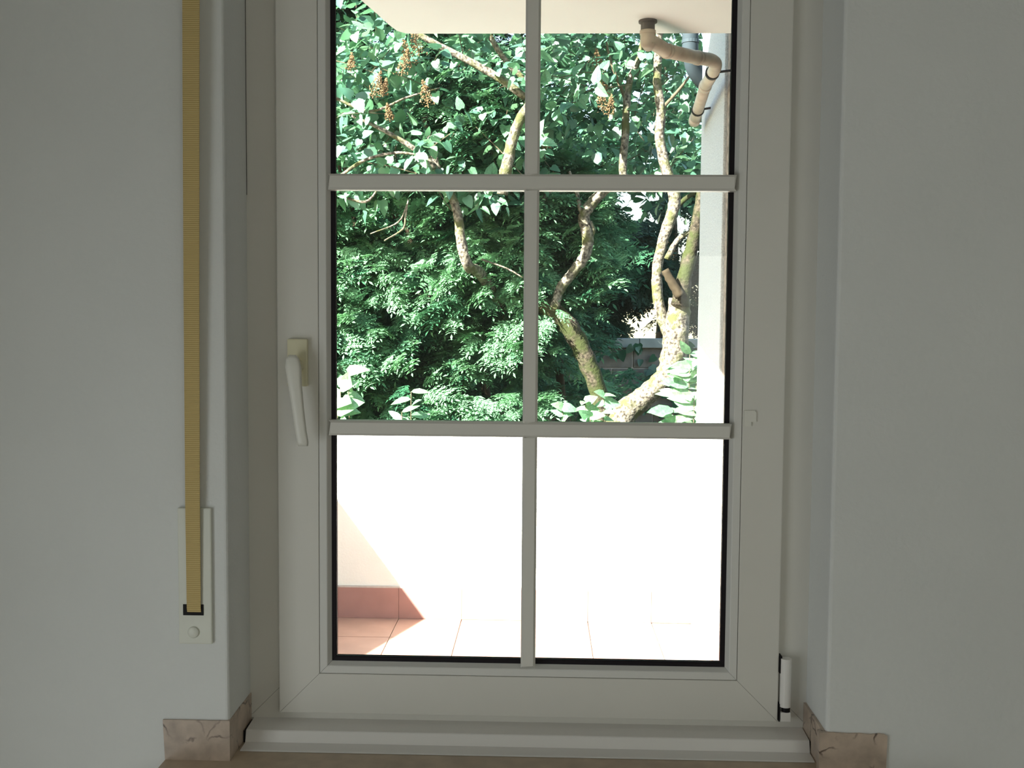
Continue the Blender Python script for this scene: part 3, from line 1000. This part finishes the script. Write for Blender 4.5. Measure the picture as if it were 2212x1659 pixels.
# ---- dark conifer right, above the garden wall
cf = empty('dark_conifer', (0.75, 10.2, GZ))
tag(cf, 'very dark conifer with hanging branches above the garden wall', 'tree')
sets = [boughs(105, 0.15, 1.10, 1.15, 1.85, 9.25, 1.1, 17, 0.25, 0.42, 0.0, 8, (0, -1, -0.35)),
        boughs(55, 0.2, 0.68, 0.55, 1.15, 9.4, 0.9, 20, 0.24, 0.36, 0.0, 9, (0, -1, -0.6)),
        boughs(26, 1.4, 2.8, 0.7, 2.4, 9.6, 1.0, 18, 0.26, 0.5, 0.0, 10, (0, -1, -0.4))]
P = np.concatenate([s[0] for s in sets]); D = np.concatenate([s[1] for s in sets]); N = np.concatenate([s[2] for s in sets])
Sc = np.concatenate([s[3] for s in sets]); Mi = np.zeros(len(P), int)
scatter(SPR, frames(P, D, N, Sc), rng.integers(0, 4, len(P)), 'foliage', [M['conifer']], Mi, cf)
stem('trunk', [(0.75, 10.3, GZ), (0.78, 10.3, 0.6), (0.75, 10.3, 2.4)], [0.12, 0.10, 0.05], M['dead_wood'], cf)

# ---- lilacs
HL = [heart_leaf(0.12, 0.22), heart_leaf(0.30, 0.30), heart_leaf(0.05, 0.12)]


def crown(n, boxes, seed, size=(0.055, 0.10)):
    """leaves in opposite pairs along short twigs inside boxes (x0,x1,y0,y1,z0,z1,weight)"""
    r = np.random.default_rng(seed)
    w = np.array([b[6] for b in boxes]); w = w / w.sum()
    P, D, N, Sc = [], [], [], []
    twigs = []
    while len(P) < n:
        b = boxes[r.choice(len(boxes), p=w)]
        p = np.array([r.uniform(b[0], b[1]), r.uniform(b[2], b[3]), r.uniform(b[4], b[5])])
        d = r.normal(0, 1, 3) * np.array([1, 0.8, 0.7]) + np.array([-0.2, -0.4, 0.3]); d /= np.linalg.norm(d)
        L = r.uniform(0.18, 0.40)
        s = np.cross(d, r.normal(0, 1, 3)); s /= np.linalg.norm(s)
        twigs.append((p, d, L))
        k = r.integers(3, 6)
        for i in range(k):
            q = p + d * (L * (i + 0.7) / k)
            s = np.cross(d, s) / np.linalg.norm(np.cross(d, s))
            for sg in (-1, 1):
                dd = s * sg + d * 0.5 + np.array([0, 0, -0.35]) + r.normal(0, 0.25, 3)
                nn = np.array([0, 0, 0.7]) + SUNV * 0.75 + r.normal(0, 0.45, 3)
                P.append(q + s * sg * 0.015); D.append(dd); N.append(nn); Sc.append(r.uniform(*size))
    return np.array(P), np.array(D), np.array(N), np.array(Sc), twigs


def twig_part(twigs, parent, mat):
    bm = bmesh.new()
    for p, d, L in twigs[::3]:
        p = Vector(p); d = Vector(d)
        tube(bm, [p - d * (L * 0.25), p + d * L * 0.4 + Vector((0, 0, 0.01)), p + d * L], [0.0030, 0.0024, 0.0014], 4, False)
    o = obj('twigs', bm, mat, parent); o['kind'] = 'stuff'
    return o


def seed_head(p, L, parent, seed):
    r = random.Random(seed)
    bm = bmesh.new()
    ax = Vector((r.uniform(-0.4, 0.4), -0.2, 1)).normalized()
    for i in range(130):
        t = r.random()
        rad = L * 0.36 * (1 - t) ** 0.7 * math.sqrt(r.random())
        a = r.uniform(0, 6.28)
        q = Vector(p) + ax * (L * t) + Vector((math.cos(a), math.sin(a), 0)) * rad
        s = r.uniform(0.0045, 0.0075)
        dd = Vector((r.uniform(-1, 1), r.uniform(-1, 1), r.uniform(-0.2, 1))).normalized()
        e = dd.cross(Vector((0.3, 0.2, 0.9))).normalized()
        g = dd.cross(e)
        v = [bm.verts.new(q - dd * s * 1.3), bm.verts.new(q + e * s * 0.6), bm.verts.new(q + g * s * 0.6), bm.verts.new(q - e * s * 0.6), bm.verts.new(q - g * s * 0.6), bm.verts.new(q + dd * s * 1.3)]
        for k in range(4):
            bm.faces.new((v[0], v[1 + (k + 1) % 4], v[1 + k])); bm.faces.new((v[5], v[1 + k], v[1 + (k + 1) % 4]))
    tube(bm, [Vector(p) - ax * 0.012, Vector(p) + ax * L * 0.9], [0.003, 0.001], 4, False)
    return obj('seed_head', bm, M['seed'], parent)


LM = [M['lilac_a'], M['lilac_b'], M['lilac_c']]
# left lilac: crown in the upper left panes, stem showing against the hedge
l1 = empty('lilac_bush', (-0.55, 4.7, GZ))
tag(l1, 'lilac with bright heart shaped leaves and brown seed heads in the upper left panes', 'shrub')
P, D, N, Sc, tw = crown(5200, [(-2.3, 0.1, 4.2, 5.6, 1.60, 3.5, 2.6), (-1.5, 0.05, 4.0, 4.7, 1.42, 2.1, 0.75), (-1.5, 0.1, 4.0, 4.6, 2.0, 2.9, 0.5), (-2.3, -0.6, 5.4, 6.2, 1.9, 3.9, 1.0)], 21)
T4 = frames(P, D, N, Sc)
plant_leaves(HL, T4, rng.integers(0, 3, len(P)), rng.integers(0, 3, len(P)), LM, l1, 'leaf', 'foliage')
twig_part(tw, l1, M['twig'])
st0 = at(1048, 606, 4.5)
stem('trunk', [(0.0, 5.9, GZ), (0.0, 5.8, -0.5), (-0.12, 5.4, 0.50), st0, at(1012, 575, 4.20), at(996, 520, 4.16), at(990, 470, 4.16), at(978, 430, 4.15), at(945, 365, 4.12), at(930, 300, 4.2), at(905, 200, 4.8), at(880, 60, 4.9)],
     [0.05, 0.045, 0.036, 0.033, 0.031, 0.030, 0.028, 0.024, 0.022, 0.020, 0.015, 0.010], M['bark_pale'], l1)
for pxs, Y, rad in (([(940, 362), (900, 325), (830, 282), (760, 250)], 4.05, [0.018, 0.016, 0.012, 0.007]),
                    ([(1135, 210), (1080, 170), (1010, 130), (905, 75), (840, 30)], 4.1, [0.022, 0.022, 0.020, 0.016, 0.011]),
                    ([(1140, 175), (1100, 140), (1060, 80), (1045, 20)], 4.3, [0.018, 0.018, 0.016, 0.012]),
                    ([(1085, 420), (1092, 370), (1105, 310), (1122, 260), (1150, 215)], 4.05, [0.032, 0.034, 0.032, 0.028, 0.024]),
                    ([(830, 520), (870, 495), (876, 470), (882, 430)], 4.2, [0.004, 0.006, 0.006, 0.004]),
                    ([(800, 505), (860, 480), (880, 440)], 4.2, [0.003, 0.005, 0.004]),
                    ([(735, 380), (790, 345), (860, 330), (930, 340)], 4.0, [0.010, 0.009, 0.008, 0.006]),
                    ([(750, 428), (790, 436), (815, 410), (830, 380)], 4.15, [0.006, 0.008, 0.006, 0.004]),
                    ([(1040, 560), (1095, 580), (1130, 600)], 4.3, [0.006, 0.005, 0.004]),
                    ([(720, 210), (800, 240), (880, 210), (950, 190)], 4.0, [0.009, 0.008, 0.006, 0.004])):
    px_stem('branch', pxs, Y, rad, M['bark_pale'], l1)
for i, (x, y, Y) in enumerate(((868, 160, 3.88), (888, 140, 3.92), (806, 208, 3.88), (925, 228, 3.9), (905, 118, 3.95), (758, 150, 3.95), (828, 205, 3.92), (842, 258, 3.92))):
    seed_head(at(x, y, Y), 0.14 if i < 5 else 0.09, l1, i)

# right lilac: mossy stems before the garden wall, thinner crown with sky gaps
l2 = empty('lilac_tree', (0.75, 4.4, GZ))
tag(l2, 'old lilac with thick mossy forked stems beside the pier', 'tree')
P, D, N, Sc, tw = crown(3900, [(-0.05, 1.05, 4.2, 6.0, 2.05, 3.3, 3.2), (-0.05, 1.25, 4.6, 6.2, 1.70, 2.1, 0.9), (0.2, 2.2, 5.0, 6.5, 2.4, 3.8, 1.4), (0.75, 1.3, 4.4, 5.2, 1.35, 1.7, 0.12)], 22, (0.05, 0.095))
T4 = frames(P, D, N, Sc)
plant_leaves(HL, T4, rng.integers(0, 3, len(P)), rng.integers(0, 3, len(P)), LM, l2, 'leaf', 'foliage')
twig_part(tw, l2, M['twig'])
Yb = 4.15
stem('trunk', [(0.30, 4.3, GZ), (0.36, 4.25, -0.6), at(1335, 925, Yb), at(1390, 860, Yb), at(1436, 815, Yb), at(1455, 765, Yb), at(1463, 700, Yb), at(1468, 645, Yb)],
     [0.09, 0.085, 0.075, 0.066, 0.062, 0.076, 0.072, 0.062], M['bark_pale'], l2)
for pxs, Y, rad, mt in (([(1452, 735), (1432, 690), (1421, 640), (1420, 580), (1432, 520), (1448, 470), (1458, 425), (1440, 370), (1425, 300), (1428, 240), (1420, 180), (1422, 110), (1428, 20)], 4.2,
                     [0.040, 0.034, 0.031, 0.030, 0.032, 0.034, 0.036, 0.031, 0.029, 0.028, 0.026, 0.022, 0.016], 'bark_pale'),
                    ([(1468, 660), (1478, 600), (1491, 550), (1503, 495), (1511, 440), (1520, 380)], 4.1, [0.055, 0.042, 0.040, 0.034, 0.028, 0.022], 'bark_moss'),
                    ([(1470, 640), (1452, 612), (1436, 583)], 4.02, [0.030, 0.026, 0.022], 'dead_wood'),
                    ([(1440, 560), (1462, 520), (1490, 500)], 4.5, [0.018, 0.016, 0.012], 'bark_pale'),
                    ([(1350, 400), (1345, 360), (1350, 300), (1353, 240), (1360, 175), (1385, 110), (1390, 30)], 4.6, [0.026, 0.026, 0.024, 0.023, 0.021, 0.018, 0.013], 'bark_pale'),
                    ([(1355, 225), (1338, 180), (1320, 135), (1310, 90)], 4.7, [0.013, 0.011, 0.009, 0.006], 'twig'),
                    ([(1425, 240), (1470, 190), (1500, 150)], 4.4, [0.012, 0.009, 0.006], 'twig'),
                    ([(1440, 470), (1480, 430), (1515, 410)], 4.4, [0.016, 0.014, 0.010], 'bark_moss')):
    px_stem('branch', pxs, Y, rad, M[mt], l2)
for i, (x, y, Y) in enumerate(((1300, 235, 4.2), (1305, 205, 4.3), (1315, 250, 4.2), (1180, 320, 4.4), (1290, 150, 4.5))):
    seed_head(at(x, y, Y), 0.12, l2, 40 + i)

# arching mossy lilac stem at the middle bar
l3 = empty('arching_lilac', (0.33, 4.6, GZ))
tag(l3, 'arching mossy lilac stem bending left in front of the garden wall', 'tree')
Ya = 4.6
stem('trunk', [at(1318, 1060, Ya + 0.05) + Vector((0, 0, -1.05)), at(1312, 1000, Ya), at(1305, 905, Ya), at(1290, 840, Ya), at(1266, 775, Ya), at(1240, 722, Ya), at(1210, 683, Ya), at(1172, 660, Ya), at(1140, 650, Ya + 0.15), at(1125, 650, Ya + 0.5)],
     [0.060, 0.056, 0.052, 0.054, 0.058, 0.060, 0.060, 0.056, 0.045, 0.03], M['bark_moss'], l3)
for pxs, rad, mt in (([(1196, 672), (1210, 625), (1238, 588), (1262, 555), (1270, 520), (1262, 470), (1278, 440), (1305, 412), (1345, 385)], [0.030, 0.030, 0.031, 0.034, 0.035, 0.036, 0.034, 0.030, 0.024], 'bark_pale'),
                     ([(1262, 470), (1252, 445), (1245, 410), (1230, 370)], [0.018, 0.014, 0.011, 0.008], 'bark_pale'),
                     ([(1270, 520), (1282, 500), (1276, 478)], [0.014, 0.012, 0.009], 'bark_pale'),
                     ([(1176, 455), (1172, 440), (1185, 415), (1215, 385)], [0.016, 0.016, 0.014, 0.010], 'bark_pale')):
    px_stem('branch', pxs, Ya - 0.05, rad, M[mt], l3)
P, D, N, Sc, tw = crown(70, [(-0.1, 0.9, 4.9, 5.6, 1.5, 1.9, 1.0)], 31, (0.05, 0.08))
plant_leaves(HL, frames(P, D, N, Sc), rng.integers(0, 3, len(P)), rng.integers(0, 3, len(P)), LM, l3, 'leaf', 'foliage')

# ---- ivy over the garden wall
iv = empty('wall_ivy', (0.8, 8.5, cz - 0.2))
tag(iv, 'dark ivy leaves spread over the grey garden wall', 'ivy')
n = 420
P = np.c_[rng.uniform(-0.3, 1.9, n), rng.uniform(8.40, 8.58, n), rng.uniform(-0.9, cz - 0.05, n)]
D = np.c_[rng.normal(0, 0.7, n), rng.normal(-0.35, 0.2, n), rng.normal(-0.6, 0.4, n)]
N = np.c_[rng.normal(0, 0.3, n), -np.ones(n), rng.normal(0.4, 0.3, n)]
plant_leaves(HL, frames(P, D, N, rng.uniform(0.06, 0.13, n)), rng.integers(0, 3, n), rng.integers(0, 2, n), [M['yew_a'], M['lilac_c']], iv, 'leaf', 'foliage', 200)

# ---- shrubs reaching just above the parapet
LL = [lance_leaf(0.25, 0.25, 0.19), lance_leaf(0.10, 0.15, 0.21), lance_leaf(0.4, 0.3, 0.17)]
RL = [heart_leaf(0.15, 0.25), heart_leaf(0.35, 0.2)]


def shoot(name, label, base, tips, leafset, nper, size, mats, seed):
    o = empty(name, base)
    tag(o, label, 'shrub')
    r = np.random.default_rng(seed)
    P, D, N, Sc = [], [], [], []
    for tp in tips:
        tp = Vector(tp)
        b = Vector(base)
        mid = Vector((b.x * 0.3 + tp.x * 0.7, b.y * 0.3 + tp.y * 0.7, b.z * 0.45 + tp.z * 0.55))
        stem('stem', [b, mid, tp], [0.008, 0.005, 0.002], M['twig'], o, seg=6)
        for k in range(nper):
            t = (k % 7) / 7.0
            a = k * 2.4 + r.uniform(-0.3, 0.3)
            q = np.array(tp) - np.array([0, 0, 1]) * (0.30 * t)
            d = np.array([math.cos(a), math.sin(a) * 0.8 - 0.25, r.uniform(-0.1, 0.5)])
            P.append(q); D.append(d * np.array([1, 0.45, 1])); N.append(np.array([0, -0.7, 0.35]) + SUNV * 0.7 + r.normal(0, 0.30, 3)); Sc.append(r.uniform(*size))
    P, D, N, Sc = map(np.array, (P, D, N, Sc))
    plant_leaves(leafset, frames(P, D, N, Sc), r.integers(0, len(leafset), len(P)), r.integers(0, len(mats), len(P)), mats, o, 'leaf', 'foliage')
    return o


Ys = 3.65
shoot('laurel_shrub', 'sunlit long leaved shrub against the foot of the pier', (0.80, Ys, GZ),
      [tuple(at(1490, 765, Ys)), tuple(at(1475, 820, Ys)), tuple(at(1500, 850, Ys - 0.1)), tuple(at(1455, 885, Ys - 0.1)), tuple(at(1530, 800, Ys + 0.1)), tuple(at(1505, 790, Ys))], LL, 14, (0.11, 0.18), [M['laurel'], M['lilac_b']], 3)
shoot('broadleaf_sapling', 'single large pale leaves at the lower left corner of the panes', (-0.98, 3.9, GZ),
      [tuple(at(752, 805, 3.8)), tuple(at(735, 838, 3.75)), tuple(at(728, 885, 3.7))], RL, 4, (0.10, 0.15), [M['laurel']], 5)
shoot('leafy_shoot', 'upright shoot with a rosette of long pale leaves before the yew hedge', (-0.72, 3.9, GZ),
      [tuple(at(888, 846, 3.8)), tuple(at(868, 890, 3.75))], LL, 7, (0.09, 0.13), [M['laurel'], M['lilac_b']], 6)
shoot('young_shrub', 'light green rounded leaves before the arching lilac stem', (0.30, 3.95, GZ),
      [tuple(at(1265, 868, 3.85)), tuple(at(1305, 855, 3.85)), tuple(at(1215, 880, 3.85)), tuple(at(1275, 900, 3.8))], RL, 9, (0.06, 0.095), [M['laurel'], M['lilac_b']], 8)

# ---- broadleaf tree far behind, closing most of the sky at the upper right
ft = empty('background_tree', (1.6, 11.5, GZ))
tag(ft, 'mid green broadleaf tree far behind the thin lilac crown', 'tree')
P, D, N, Sc, tw = crown(3200, [(-0.4, 3.4, 10.5, 12.5, 2.6, 6.5, 2.0), (0.2, 2.0, 10.6, 11.6, 2.0, 3.6, 0.6)], 51, (0.12, 0.20))
plant_leaves(HL, frames(P, D, N, Sc), rng.integers(0, 3, len(P)), rng.integers(0, 3, len(P)), [M['lilac_a'], M['lilac_c'], M['yew_b']], ft, 'leaf', 'foliage', 120)
stem('trunk', [(1.6, 11.6, GZ), (1.65, 11.6, 1.5), (1.5, 11.5, 4.5)], [0.16, 0.13, 0.05], M['dead_wood'], ft)
